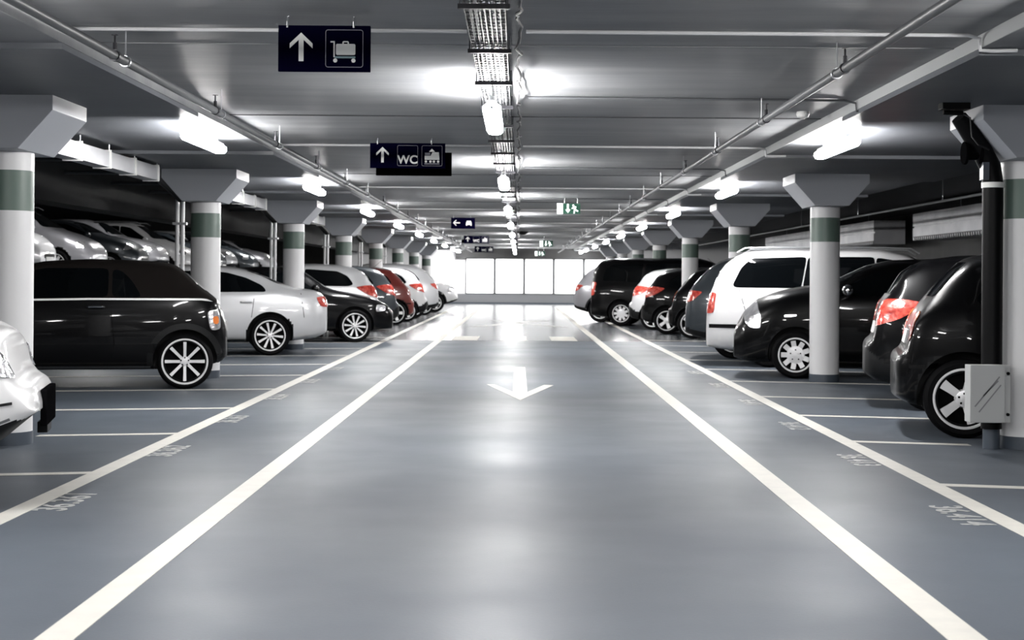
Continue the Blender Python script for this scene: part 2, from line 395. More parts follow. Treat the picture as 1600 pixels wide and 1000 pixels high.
# ------------------------------------------------------------------ signs
def flat(poly, y0, y1): return MB().prism(poly, 'y', y0, y1)
def arrow_poly(cx, cz, s, rot=0):
    pts = [(0, .5), (.40, .12), (.40, -.05), (.085, .25), (.085, -.5), (-.085, -.5), (-.085, .25), (-.40, -.05), (-.40, .12)]
    c_, s_ = math.cos(rot), math.sin(rot)
    return [(cx + s*(p[0]*c_-p[1]*s_), cz + s*(p[0]*s_+p[1]*c_)) for p in pts]
def rrect(x0, x1, z0, z1, r, n=5):
    out = []
    for cx, cz, a in ((x1-r, z1-r, 0), (x0+r, z1-r, 90), (x0+r, z0+r, 180), (x1-r, z0+r, 270)):
        for i in range(n): out.append((cx+r*math.cos(R(a+90*i/(n-1))), cz+r*math.sin(R(a+90*i/(n-1)))))
    return out
def ring(x0, x1, z0, z1, r, t_, ya, yb):
    o_, i_ = rrect(x0, x1, z0, z1, r), rrect(x0+t_, x1-t_, z0+t_, z1-t_, max(r-t_, .002)); n = len(o_)
    vs = [(p[0], ya, p[1]) for p in o_] + [(p[0], ya, p[1]) for p in i_] + [(p[0], yb, p[1]) for p in o_] + [(p[0], yb, p[1]) for p in i_]
    fs = []
    for k in range(n):
        j = (k+1) % n
        fs += [(k, j, n+j, n+k), (2*n+k, 3*n+k, 3*n+j, 2*n+j), (k, 2*n+k, 2*n+j, j), (n+k, n+j, 3*n+j, 3*n+k)]
    return MB().add(vs, fs)
def circ(cx, cz, r, n=16): return [(cx+r*math.cos(2*PI*k/n), cz+r*math.sin(2*PI*k/n)) for k in range(n)]
def sign(name, x, y, w, h, ztop, label, arrow=None, picts=(), mat='navy'):
    """origin at lower left corner of the panel, face towards -Y"""
    root = empty(name, (x-w/2, y, ztop-h)); tag(root, label, 'sign')
    MB().box(0, w, 0, .03, 0, h).build('panel', M[mat], root, bevel=.003)
    for hx in (.1*w, .82*w):
        MB().tube([(hx, -.004, h-.012), (hx, -.004, h+.02), (hx, .012, h+.035), (hx, .012, ZM-ztop+h)], .005, 6).build('hanger', M['galv'], root)
    a, b_ = -.003, .001
    if arrow is not None:
        flat(arrow_poly(h*.5, h*.53, h*.62, arrow), a, b_).build('arrow', M['sign_white'], root)
    for kind, cx in picts:
        q = h
        if kind != 'car': ring(cx-.41*q, cx+.41*q, .09*q, .91*q, .06*q, .013*q, a, b_).build('pictogram_frame', M['sign_grey'], root)
        p = MB(); g = MB()
        if kind == 'luggage':
            p.prism(rrect(cx-.18*q, cx+.24*q, .36*q, .60*q, .03*q), 'y', a, b_)
            p.prism([(cx-.04*q, .60*q), (cx-.04*q, .64*q), (cx-.02*q, .66*q), (cx+.08*q, .66*q), (cx+.10*q, .64*q), (cx+.10*q, .60*q), (cx+.075*q, .60*q), (cx+.07*q, .635*q), (cx-.01*q, .635*q), (cx-.015*q, .60*q)], 'y', a, b_)
            p.box(cx-.235*q, cx-.205*q, a, b_, .31*q, .65*q); p.box(cx-.30*q, cx-.205*q, a, b_, .63*q, .66*q)
            p.prism(circ(cx-.195*q, .24*q, .045*q), 'y', a, b_); p.prism(circ(cx+.2*q, .24*q, .045*q), 'y', a, b_)
            g.box(cx-.205*q, cx+.24*q, a, b_, .29*q, .33*q); g.build('trolley_deck', M['sign_teal'], root)
        elif kind == 'train':
            p.prism([(cx-.29*q, .34*q), (cx-.29*q, .50*q), (cx-.05*q, .50*q), (cx+.02*q, .64*q), (cx+.27*q, .64*q), (cx+.30*q, .38*q), (cx+.3*q, .34*q)], 'y', a, b_)
            p.prism([(cx-.12*q, .66*q), (cx-.0*q, .78*q), (cx+.12*q, .66*q)], 'y', a, b_)
            for dx in (-.24, -.06, .08, .25): p.prism(circ(cx+dx*q, .27*q, .05*q), 'y', a, b_)
            g.box(cx-.3*q, cx+.3*q, a, b_, .16*q, .2*q); g.box(cx-.28*q, cx-.07*q, a, b_, .52*q, .62*q); g.build('rail', M['sign_grey'], root)
        elif kind == 'car':
            p.prism([(cx-.25*q, .28*q), (cx-.25*q, .5*q), (cx-.17*q, .72*q), (cx+.17*q, .72*q), (cx+.25*q, .5*q), (cx+.25*q, .28*q), (cx+.15*q, .28*q), (cx+.15*q, .36*q), (cx-.15*q, .36*q), (cx-.15*q, .28*q)], 'y', a, b_)
        if kind == 'wc':
            cu = bpy.data.curves.new('wc', 'FONT'); cu.body = 'WC'; cu.size = q*.46; cu.align_x = 'CENTER'; cu.extrude = .0015; cu.offset = .003
            cu.materials.append(M['sign_white'])
            t_ = textmesh('lettering', cu, root); t_.location = (cx, -.001, q*.19); t_.rotation_euler = (PI/2, 0, 0)
        else: p.build('pictogram', M['sign_white'], root)
    return root
sign('hanging_sign', -1.045, 8.0, .49, .245, 2.585, 'navy sign with up arrow and white luggage trolley, nearest of the hanging signs', 0, [('luggage', .352)])
sign('hanging_sign', -1.12, 15.0, .75, .25, 2.585, 'navy sign with up arrow, WC letters and train pictogram', 0, [('wc', .375), ('train', .618)])
b2 = sign('hanging_sign', -1.135, 16.1, .81, .25, 2.585, 'plain black sign hanging right behind the WC sign', None, [], 'sign_back')
sign('hanging_sign', -1.26, 33.6, .54, .25, 2.585, 'small navy sign with left arrow and car pictogram', PI/2, [('car', .4)])
sign('hanging_sign', -1.37, 48.0, .80, .25, 2.585, 'navy arrow and WC sign below the left arrow car sign', 0, [('wc', .4), ('train', .67)])
sign('hanging_sign', -1.78, 49.5, .25, .12, 2.50, 'small black sign end poking out left of the far WC sign', None, [], 'sign_back')
sign('hanging_sign', -1.5, 64.0, .80, .26, 2.585, 'farthest navy sign with arrow, just above the end wall', 0, [('wc', .4), ('train', .67)])
def exit_sign(x, y, z, s, label):
    root = empty('exit_sign', (x, y, z)); tag(root, label, 'sign')
    MB().box(0, .30*s, 0, .05, 0, .18*s).build('green_panel', M['exit_green'], root)
    MB().box(-.10*s, -.002, 0, .05, 0, .18*s).build('white_panel', M['exit_white'], root)
    q = .18*s; a, b_ = -.004, .001
    ar = MB().prism([(.25*q*1.6, .95*q), (.25*q*1.6+.16*q, .95*q), (.25*q*1.6+.16*q, .42*q), (.25*q*1.6+.32*q, .42*q), (.25*q*1.6+.08*q, .1*q), (.25*q*1.6-.16*q, .42*q), (.25*q*1.6, .42*q)], 'y', a, b_)
    ar.build('arrow', M['exit_white'], root)
    g = MB(); cx = 1.15*q   # running figure
    g.prism(circ(cx-.16*q, .82*q, .085*q, 12), 'y', a, b_)
    for p0, p1, w_ in (((cx-.1*q, .7*q), (cx+.02*q, .42*q), .09), ((cx+.02*q, .42*q), (cx+.3*q, .25*q), .06), ((cx+.02*q, .42*q), (cx-.08*q, .22*q), .06), ((cx-.08*q, .22*q), (cx-.06*q, .05*q), .05),
                       ((cx-.1*q, .68*q), (cx+.14*q, .66*q), .045), ((cx-.1*q, .66*q), (cx-.3*q, .5*q), .045)):
        d = Vector((p1[0]-p0[0], p1[1]-p0[1])).normalized(); n_ = Vector((-d.y, d.x))*w_*q
        g.prism([(p0[0]+n_.x, p0[1]+n_.y), (p1[0]+n_.x, p1[1]+n_.y), (p1[0]-n_.x, p1[1]-n_.y), (p0[0]-n_.x, p0[1]-n_.y)], 'y', a, b_)
    g.build('running_figure', M['exit_white'], root)
    for hx in (.03, .25): MB().tube([(hx*s, .02, .18*s), (hx*s, .02, ZM-z)], .006, 6).build('hanger', M['galv'], root)
exit_sign(.75, 26.0, 2.36, 1.0, 'green emergency exit sign with down arrow, nearest of the exit signs')
exit_sign(.79, 50.0, 2.29, 1.1, 'green emergency exit sign, middle one of three')
exit_sign(.80, 66.0, 2.22, 1.1, 'green emergency exit sign, farthest and smallest')

# ------------------------------------------------------------------ floor markings
mk = 0
def marking(polys, label, mat='line', name='floor_marking'):
    m_ = MB()
    for p in polys: m_.prism(p, 'z', .0004, .0024)
    o = m_.build(name, M[mat]); tag(o, label, kind='structure'); return o
def strip(x0, x1, y0, y1): return [(x0, y0), (x1, y0), (x1, y1), (x0, y1)]
marking([strip(-1.65, -1.515, YB, 64)], 'left cream lane line on the floor')
marking([strip(1.50, 1.64, YB, 64)], 'right cream lane line on the floor')
marking([strip(-2.70, -2.575, YB, 64)], 'left cream border line in front of the stalls')
marking([strip(2.475, 2.60, YB, 64)], 'right cream border line in front of the stalls')
T12 = math.tan(R(12.2))
def stall(side, ya, L, k):
    x0 = -2.70 if side < 0 else 2.60
    x1 = x0 + side*L; y1 = ya - L*T12; h = .055
    marking([[(x0, ya-h), (x1, y1-h), (x1, y1+h), (x0, ya+h)]], 'thin white stall line on the %s, %s from the front' % ('left' if side < 0 else 'right', ORD[k]))
for k, ya in enumerate([9.48, 11.87, 14.2, 16.62, 19.0, 21.4, 23.8, 26.2, 28.6, 31.0]):
    stall(-1, ya, 1.02 if k == 1 else 4.9, k)
for k, ya in enumerate([9.2, 11.64, 13.85, 16.05, 18.45, 20.85, 23.25, 25.7, 28.1, 30.5]):
    stall(1, ya, .84 if k == 1 else 4.9, k)
def numtext(body, x, y, side, label):
    cu = bpy.data.curves.new('number', 'FONT'); cu.body = body; cu.size = .25; cu.extrude = .0008; cu.align_x = 'CENTER'; cu.offset = .004
    cu.space_character = 1.0
    cu.materials.append(M['number'])
    o = textmesh('floor_marking', cu); o.location = (x, y, .0015); o.rotation_euler = (0, 0, PI/2 if side < 0 else -PI/2)
    tag(o, label, kind='structure')
for k in range(6):
    numtext('36.%d' % (414-k), 2.28, 8.02 + 2.42*k, 1, 'painted stall number along the right border line, %s from the front' % ORD[k])
    numtext('36.%d' % (361+k), -2.40, 8.28 + 2.42*k, -1, 'painted stall number along the left border line, %s from the front' % ORD[k])
# big arrow pointing to the viewer
marking([[(.02, 15.35), (.41, 17.5), (.30, 17.55), (.10, 16.45), (.095, 21.0), (-.055, 21.0), (-.06, 16.45), (-.27, 17.55), (-.37, 17.6)]],
        'white arrow painted on the lane pointing at the viewer', 'line')
for k, x in enumerate([-1.08, -.10, .91]):
    marking([strip(x-.26, x+.26, 29.9, 31.9)], 'white crossing block on the lane, %s' % ['left one', 'middle one', 'right one'][k])
marking([[(-1.3, 38), (-.9, 38), (.9, 44), (.5, 44)], [(-.9, 44), (-.5, 44), (1.3, 38), (.9, 38)]], 'faded diagonal marking on the lane before the end wall', 'number')

# ------------------------------------------------------------------ wall / service things
# left trunking ducts, white downpipes, black elbows
for k in range(5):
    yc = CL[k+1]
    d = empty('wall_duct', (-4.12, yc-6.2, 2.33)); tag(d, 'silver sheet duct hung under the left slab, %s bay' % ORD[k], 'duct', 'hung ducts behind the left columns')
    MB().box(-.16, 0, 0, 5.0, 0, .16).build('duct_body', M['duct'], d, bevel=.005)
    for q in range(5):
        y = .9 + q*1.0
        MB().box(-.17, .012, y-.02, y+.02, -.012, .175).build('bracket', M['sign_white'], d)
        MB().tube([(-.01, y, .17), (-.01, y, ZS-2.33)], .006, 6).build('hanger', M['galv'], d)
    dp = empty('downpipe', (-4.36, yc+.9, 0)); tag(dp, 'pair of white downpipes behind the left row, %s pair' % ORD[k], 'pipe', 'white downpipe pairs')
    for s in (-.035, .035): MB().tube([(s, 0, 0), (s, 0, 2.24)], .026, 12).build('pipe', M['white_pipe'], dp, smooth=True)
    MB().box(-.09, .09, -.035, .035, 1.9, 1.93).build('clamp', M['galv'], dp)
    bp_ = MB()
    for s in (0, .09):
        bp_.tube([(-4.36+s*.5, yc+.9, 2.22), (-4.43+s*.5, yc+.7, 2.32), (-4.46+s*.5, yc+.2, 2.42), (-4.40+s*.4, yc-.55, 2.46), (-4.22+s*.4, yc-1.15, 2.47)], .035, 10)
    o = bp_.build('black_hose', M['black_plastic'], smooth=True); tag(o, 'black hoses running from the duct to the white downpipes, %s bay' % ORD[k], 'hose', 'black hoses behind the left columns')
# transverse pipes under the dark left ceiling
for k in range(9):
    y = 15 + 2.6*k
    o = MB().tube([(-7.0, y, 2.8), (-4.76, y, 2.8)], .03, 8).build('ceiling_pipe', M['pipe'], smooth=True)
    tag(o, 'grey pipe crossing the dark ceiling behind the left columns', 'pipe', 'cross pipes in the dark left ceiling')
# big galvanised ducts on the right
def bigduct(y0, y1, label):
    d = empty('ventilation_duct', (9.0, y0, 2.17)); tag(d, label, 'duct')
    MB().box(0, .8, 0, y1-y0, 0, .27).box(.03, .8, 0, y1-y0, .27, .31).box(0, .8, 0, y1-y0, .31, .6).build('duct_body', M['duct'], d)
    n = int((y1-y0)/.16); cp = [((y1-y0), .08), (0, .08)]
    for i in range(n): cp += [(i*.16, -.02), (i*.16+.06, -.02), (i*.16+.06, .055), (i*.16+.16, .055)]
    r = MB()
    for i in range(0, n): r.add([], [])
    yy = [0]; vs = []; fs = []
    for i in range(n):
        for a, z in ((i*.16, -.02), (i*.16+.06, -.02), (i*.16+.06, .055), (i*.16+.16, .055)): vs += [(-.012, a, z), (-.012, a, .08), (0, a, z), (0, a, .08)]
    for i in range(4*n-1):
        q = i*4; fs += [(q, q+4, q+5, q+1), (q+2, q+3, q+7, q+6), (q, q+2, q+6, q+4), (q+1, q+5, q+7, q+3)]
    fs += [(0, 1, 3, 2), (16*n-4, 16*n-2, 16*n-1, 16*n-3)]; r.add(vs, fs)
    r.build('corrugated_edge', M['dark_steel'], d)
    y = 1.0
    while y < y1-y0:
        MB().tube([(.1, y, .6), (.1, y, ZD-2.17)], .008, 6).build('hanger', M['galv'], d); y += 4
bigduct(14, 34.4, 'large galvanised duct above the right cars, nearer piece')
bigduct(38.2, 55, 'large galvanised duct above the right cars, farther piece')

# black drain pole beside the right column
pr = empty('drain_pipe', (3.53, 11.22, 0)); tag(pr, 'black vertical drain pipe beside the nearest right column', 'pipe')
MB().tube([(0, 0, 0), (0, 0, .16)], .062, 20).build('grey_foot', M['base_grey'], pr, smooth=True)
MB().tube([(0, 0, .15), (0, 0, 1.98), (-.02, 0, 2.10), (-.09, -.02, 2.22), (-.18, -.05, 2.34), (-.28, -.08, 2.46)], [.076, .076, .078, .076, .072, .06], 20).build('pole', M['black_plastic'], pr, smooth=True)
MB().lathe([(.083, 1.945), (.083, 1.985)], 'z', 24).build('white_ring', M['sign_white'], pr, smooth=True)
MB().lathe([(.085, -.17), (.085, -.15), (.05, -.145), (.05, -.06), (.08, -.055), (.08, -.04)], 'x', 20, (-.06, -.03, 2.2)).build('inspection_cap', M['matte_black'], pr, smooth=True)
MB().box(-.10, -.055, -.09, .0, 2.0, 2.13).build('label_tag', M['base_grey'], pr)
jb = empty('junction_box', (3.30, 10.98, .215)); tag(jb, 'pale grey metal box mounted low on the black drain pipe', 'box')
MB().box(0, .255, 0, .14, 0, .42).build('enclosure', M['box_grey'], jb, bevel=.006)
MB().box(.255, .30, .02, .12, .0, .42).build('side_flange', M['box_grey'], jb, bevel=.004)
for z in (.06, .36): MB().lathe([(.012, -.012), (.012, 0)], 'y', 10, (.28, .02, z)).build('lock', M['black_plastic'], jb)
s = MB()
for a, b_ in (((.03, .12), (.21, .34)), ((.06, .08), (.22, .28)), ((.09, .20), (.2, .31))):
    s.prism([(a[0], a[1]), (a[0]+.008, a[1]-.006), (b_[0]+.008, b_[1]-.006), (b_[0], b_[1])], 'y', -.0015, .001)
s.build('scuff_marks', M['box_mark'], jb)
cbx = empty('conduit_box', (3.02, 10.75, 2.48)); tag(cbx, 'black conduit box under the ceiling left of the nearest right capital', 'box')
MB().box(0, .2, 0, .12, .0, .05).build('enclosure', M['black_plastic'], cbx, bevel=.005)
MB().tube([(.02, .06, -.02), (.16, .06, -.025)], .018, 10).build('connector', M['black_plastic'], cbx, smooth=True)
MB().tube([(.16, .06, -.03), (.21, .04, -.06), (.21, .0, -.2), (.25, -.02, -.26), (.34, .02, -.29)], .006, 8).build('cable', M['black_cable'], cbx, smooth=True)

# ------------------------------------------------------------------ cars
def ip(pts, x):
    if x <= pts[0][0]: return pts[0][1]
    for (a, p), (b_, q) in zip(pts, pts[1:]):
        if x <= b_: return p + (q-p)*(x-a)/(b_-a) if b_ > a else q
    return pts[-1][1]
def body_mesh(s):
    top, belt, bot, plan, L = s['top'], s['belt'], s['bot'], s['plan'], s['top'][-1][0]
    tw = s.get('tw', .76)
    xs_ = sorted(set([p[0] for p in top] + [.0, .05, .16] + [L-.05, L-.16] + [.35+.3*i for i in range(int((L-.6)/.3))]))
    X = []
    for x in xs_:
        if not X or x - X[-1] > (.018 if s.get('fine') else .035) or x in (0, L): X.append(x)
    rings = []
    for x in X:
        zb, zt = ip(bot, x), ip(top, x); zs = min(ip(belt, x), zt-.02); W = ip(plan, x); h = zt-zs; Hh = zs-zb
        g = max(0, min(1, (h-.12)/.22)); g = g*g*(3-2*g)
        low = [(0, zb), (.55*W, zb), (.88*W, zb+.015), (.965*W, zb+.14*Hh), (.995*W, zb+.40*Hh), (1.0*W, zb+.62*Hh), (.985*W, zb+.86*Hh), (.955*W, zs)]
        hood = [(.90*W, zs+.5*h), (.80*W, zs+.8*h), (.62*W, zs+.93*h), (.34*W, zs+h), (0, zs+h+.008)]
        rw = tw*W
        gr = [(.93*W, zs+.04), (rw+(.93*W-rw)*.42, zs+.5*h), (rw+.01, zs+.86*h), (rw*.84, zs+.985*h), (0, zt+.02)]
        up = [(a[0]+(b_[0]-a[0])*g, a[1]+(b_[1]-a[1])*g) for a, b_ in zip(hood, gr)]
        half = low + up
        rings.append([(x, y, z) for y, z in half] + [(x, -y, z) for y, z in reversed(half[1:-1])])
    n = len(rings[0]); nh = 13
    mb = MB(); vs = [v for r_ in rings for v in r_]
    fs = [(i*n+k, i*n+(k+1) % n, (i+1)*n+(k+1) % n, (i+1)*n+k) for i in range(len(rings)-1) for k in range(n)]
    for e in (0, (len(rings)-1)*n):
        for k in range(nh-1):
            a, b_ = k, k+1; c_, d = (n-b_) % n, (n-a) % n
            f = [a, b_] if k else [a, b_]
            q = [a, b_, c_, d]; q2 = []
            for v in q:
                if v not in q2: q2.append(v)
            if len(q2) > 2: fs.append(tuple(v+e for v in q2))
    mb.add(vs, fs)
    return mb
def bake(o):
    dg = bpy.context.evaluated_depsgraph_get(); dg.update()
    me = bpy.data.meshes.new_from_object(o.evaluated_get(dg)); return me
BODY = {}
def make_body(s, paint):
    key = s['name']
    if key not in BODY:
        me = body_mesh(s).mesh('b', [P['black'], M['trim'], M['softtop']])
        o = bpy.data.objects.new('tmp', me); C.objects.link(o)
        md = o.modifiers.new('s', 'SUBSURF'); md.levels = 2; md.render_levels = 2
        r_ = s['r'] + s.get('gap', .05)
        cut = MB()
        for wx in s['wheels']:
            for sg in (-1, 1):
                W = ip(s['plan'], wx); y0, y1 = sorted((sg*(W-.34), sg*(W+.2)))
                cut.lathe([(r_, y0), (r_, y1)], 'y', 40, (wx, 0, s['r']+.01))
        cm = cut.mesh('c', [M['trim']]); c_ = bpy.data.objects.new('cut', cm); C.objects.link(c_)
        mo = o.modifiers.new('b', 'BOOLEAN'); mo.object = c_; mo.operation = 'DIFFERENCE'; mo.solver = 'EXACT'
        me2 = bake(o)
        bpy.data.objects.remove(o); bpy.data.objects.remove(c_)
        while len(me2.materials) < 3: me2.materials.append(M['softtop'])
        me2.materials[0] = P['black']; me2.materials[1] = M['trim']; me2.materials[2] = M['softtop']
        cl = s.get('clad', .0)
        for p in me2.polygons:
            c3 = p.center; mi = 0
            for wx in s['wheels']:
                W = ip(s['plan'], wx); dd = math.hypot(c3.x-wx, c3.z-s['r']-.01)
                if dd < r_+.012 and abs(c3.y) < W-.015 and abs(c3.y) > W-.36: mi = 1
            if c3.z < ip([(0, s.get('cladr', cl)), (.5, cl), (s['top'][-1][0]-.5, cl), (s['top'][-1][0], s.get('cladf', cl))], c3.x): mi = 1
            if s.get('softx') and s['softx'][0] < c3.x < s['softx'][1] and c3.z > ip(s['belt'], c3.x)+.015: mi = 2
            p.material_index = mi; p.use_smooth = True
        me2.set_sharp_from_angle(angle=R(38))
        bv = BVHTree.FromPolygons([v.co.copy() for v in me2.vertices], [tuple(p.vertices) for p in me2.polygons])
        BODY[key] = (me2, bv)
    me, bv = BODY[key]; m2 = me.copy(); m2.materials[0] = P[paint]
    return m2, bv
def decal(bv, poly, d, ua, c=(0,0,0), off=.004, grid=.07, thick=.012, smooth_it=2, mat=None):
    """polygon (u,z) projected on the body along d; u axis ua; closed thin solid"""
    for _ in range(smooth_it):
        q = []
        for i in range(len(poly)):
            a, b_ = poly[i], poly[(i+1) % len(poly)]
            l = math.hypot(b_[0]-a[0], b_[1]-a[1]); t_ = min(.25, .03/max(l, 1e-6))
            q += [(a[0]+(b_[0]-a[0])*t_, a[1]+(b_[1]-a[1])*t_), (b_[0]+(a[0]-b_[0])*t_, b_[1]+(a[1]-b_[1])*t_)]
        poly = q
    d = Vector(d).normalized(); ua = Vector(ua).normalized(); c = Vector(c)
    bm = bmesh.new(); vs = [bm.verts.new((p[0], 0, p[1])) for p in poly]; bm.faces.new(vs)
    us = [p[0] for p in poly]; zs_ = [p[1] for p in poly]
    u = math.floor(min(us)/grid)*grid+grid
    while u < max(us)-1e-4:
        bmesh.ops.bisect_plane(bm, geom=bm.verts[:]+bm.edges[:]+bm.faces[:], plane_co=(u, 0, 0), plane_no=(1, 0, 0)); u += grid
    z = math.floor(min(zs_)/grid)*grid+grid
    while z < max(zs_)-1e-4:
        bmesh.ops.bisect_plane(bm, geom=bm.verts[:]+bm.edges[:]+bm.faces[:], plane_co=(0, 0, z), plane_no=(0, 0, 1)); z += grid
    for v in bm.verts:
        o = c + ua*v.co.x + Vector((0, 0, v.co.z)) - d*4
        loc, nrm, _i, _d = bv.ray_cast(o, d)
        if loc is None: loc, nrm, _i, _d = bv.find_nearest(o + d*3.5)
        if nrm.dot(d) > 0: nrm = -nrm
        v.co = loc + nrm*off
    ed = [e for e in bm.edges if len(e.link_faces) == 1]
    if thick:
        r_ = bmesh.ops.extrude_edge_only(bm, edges=ed)
        for g in r_['geom']:
            if isinstance(g, bmesh.types.BMVert): g.co += d*thick
    bmesh.ops.recalc_face_normals(bm, faces=bm.faces[:])
    me = bpy.data.meshes.new('d'); bm.to_mesh(me); bm.free()
    f0 = me.polygons[0] if me.polygons else None
    for p in me.polygons: p.use_smooth = True
    me.set_sharp_from_angle(angle=R(50))
    if mat: me.materials.append(mat)
    return me
def sdecal(bv, poly, side, **k): return decal(bv, poly, (0, -side, 0), (1, 0, 0), **k)
def lineband(pts, w): # strip polygon around a polyline
    a = []; b_ = []
    for i, p in enumerate(pts):
        q0, q1 = pts[max(0, i-1)], pts[min(len(pts)-1, i+1)]
        d = Vector((q1[0]-q0[0], q1[1]-q0[1])).normalized(); n_ = (-d.y*w/2, d.x*w/2)
        a.append((p[0]+n_[0], p[1]+n_[1])); b_.append((p[0]-n_[0], p[1]-n_[1]))
    return a + b_[::-1]
WH = {}
def wheel_meshes(r, rr, style, wd):
    key = (r, rr, style)
    if key in WH: return WH[key]
    t_ = MB(); w = wd
    t_.lathe([(rr-.03, .0), (rr-.03, -w/2+.01), (rr+.01, -w/2+.004), (r-.035, -w/2), (r-.01, -w/2+.02), (r, -w/2+.05), (r, w/2-.05), (r-.01, w/2-.02), (r-.035, w/2), (rr+.01, w/2-.004), (rr-.03, w/2-.01), (rr-.03, .01)], 'y', 48)
    t_.lathe([(rr-.01, -.02), (rr-.01, w/2-.075)], 'y', 40, mi=1)
    tm = t_.mesh('tyre', [M['tyre'], M['rim_dark']], smooth=True, angle=40)
    m_ = MB(); yf = w/2-.004
    # rim ring
    n = 56; prof = [(rr-.014, yf-.05), (rr-.014, yf-.004), (rr-.007, yf+.004), (rr+.007, yf+.004), (rr+.009, yf-.01)]
    vs = []; fs = []
    for a, h in prof:
        for k in range(n): vs.append((a*math.cos(2*PI*k/n), h, a*math.sin(2*PI*k/n)))
    for i in range(len(prof)-1):
        for k in range(n): fs.append((i*n+k, i*n+(k+1) % n, (i+1)*n+(k+1) % n, (i+1)*n+k))
    m_.add(vs, fs)
    def spoke(ang, w0, w1, r0=.03, r1=None, dep=.03):
        r1 = r1 or rr-.012; ca, sa = math.cos(ang), math.sin(ang)
        pts = []
        for rad, ww in ((r0, w0), ((r0+r1)/2, (w0+w1)/2*.92), (r1, w1)):
            yy = yf - .018 + .012*(rad/rr)
            for sgn in (-1, 1):
                for dy in (0, -dep): pts.append((rad*ca - sgn*ww/2*sa, yy+dy, rad*sa + sgn*ww/2*ca))
        f = []
        for i in (0, 4):
            f += [(i, i+2, i+6, i+4), (i+1, i+5, i+7, i+3), (i, i+4, i+5, i+1), (i+2, i+3, i+7, i+6)]
        f += [(0, 1, 3, 2), (8, 10, 11, 9)]
        m_.add(pts, f)
    if style == 'eight':
        for k in range(8): spoke(PI/8+PI/8 + k*PI/4, .03, .036)
        m_.lathe([(.055, yf-.05), (.05, yf-.008), (.02, yf-.004)], 'y', 24)
    elif style == 'ten':
        for k in range(10): spoke(.1+k*PI/5, .022, .04)
        m_.lathe([(.06, yf-.05), (.05, yf-.006), (.02, yf)], 'y', 24)
    elif style == 'twin':
        for k in range(6):
            for q in (-.12, .12): spoke(k*PI/3+q, .02, .026)
        m_.lathe([(.06, yf-.05), (.05, yf-.006), (.02, yf)], 'y', 24)
    elif style == 'cap':
        for k in range(9): spoke(k*2*PI/9, .07, .062)
        m_.lathe([(.115, yf-.05), (.11, yf-.008), (.03, yf-.002)], 'y', 30)
    elif style == 'star':
        for k in range(5): spoke(PI/2+.3+k*2*PI/5, .06, .085)
        m_.lathe([(.075, yf-.05), (.065, yf-.006), (.03, yf)], 'y', 24)
    rm = m_.mesh('rim', [M['rim'], M['rim_dark']], smooth=True, angle=30)
    l_ = MB()
    for k in range(5): a = PI/2+k*2*PI/5; l_.lathe([(.009, yf-.012), (.009, yf+.002)], 'y', 8, (.042*math.cos(a) if style != 'cap' else .065*math.cos(a), 0, .042*math.sin(a) if style != 'cap' else .065*math.sin(a)))
    lm = l_.mesh('bolts', M['rim_dark'])
    WH[key] = (tm, rm, lm); return WH[key]

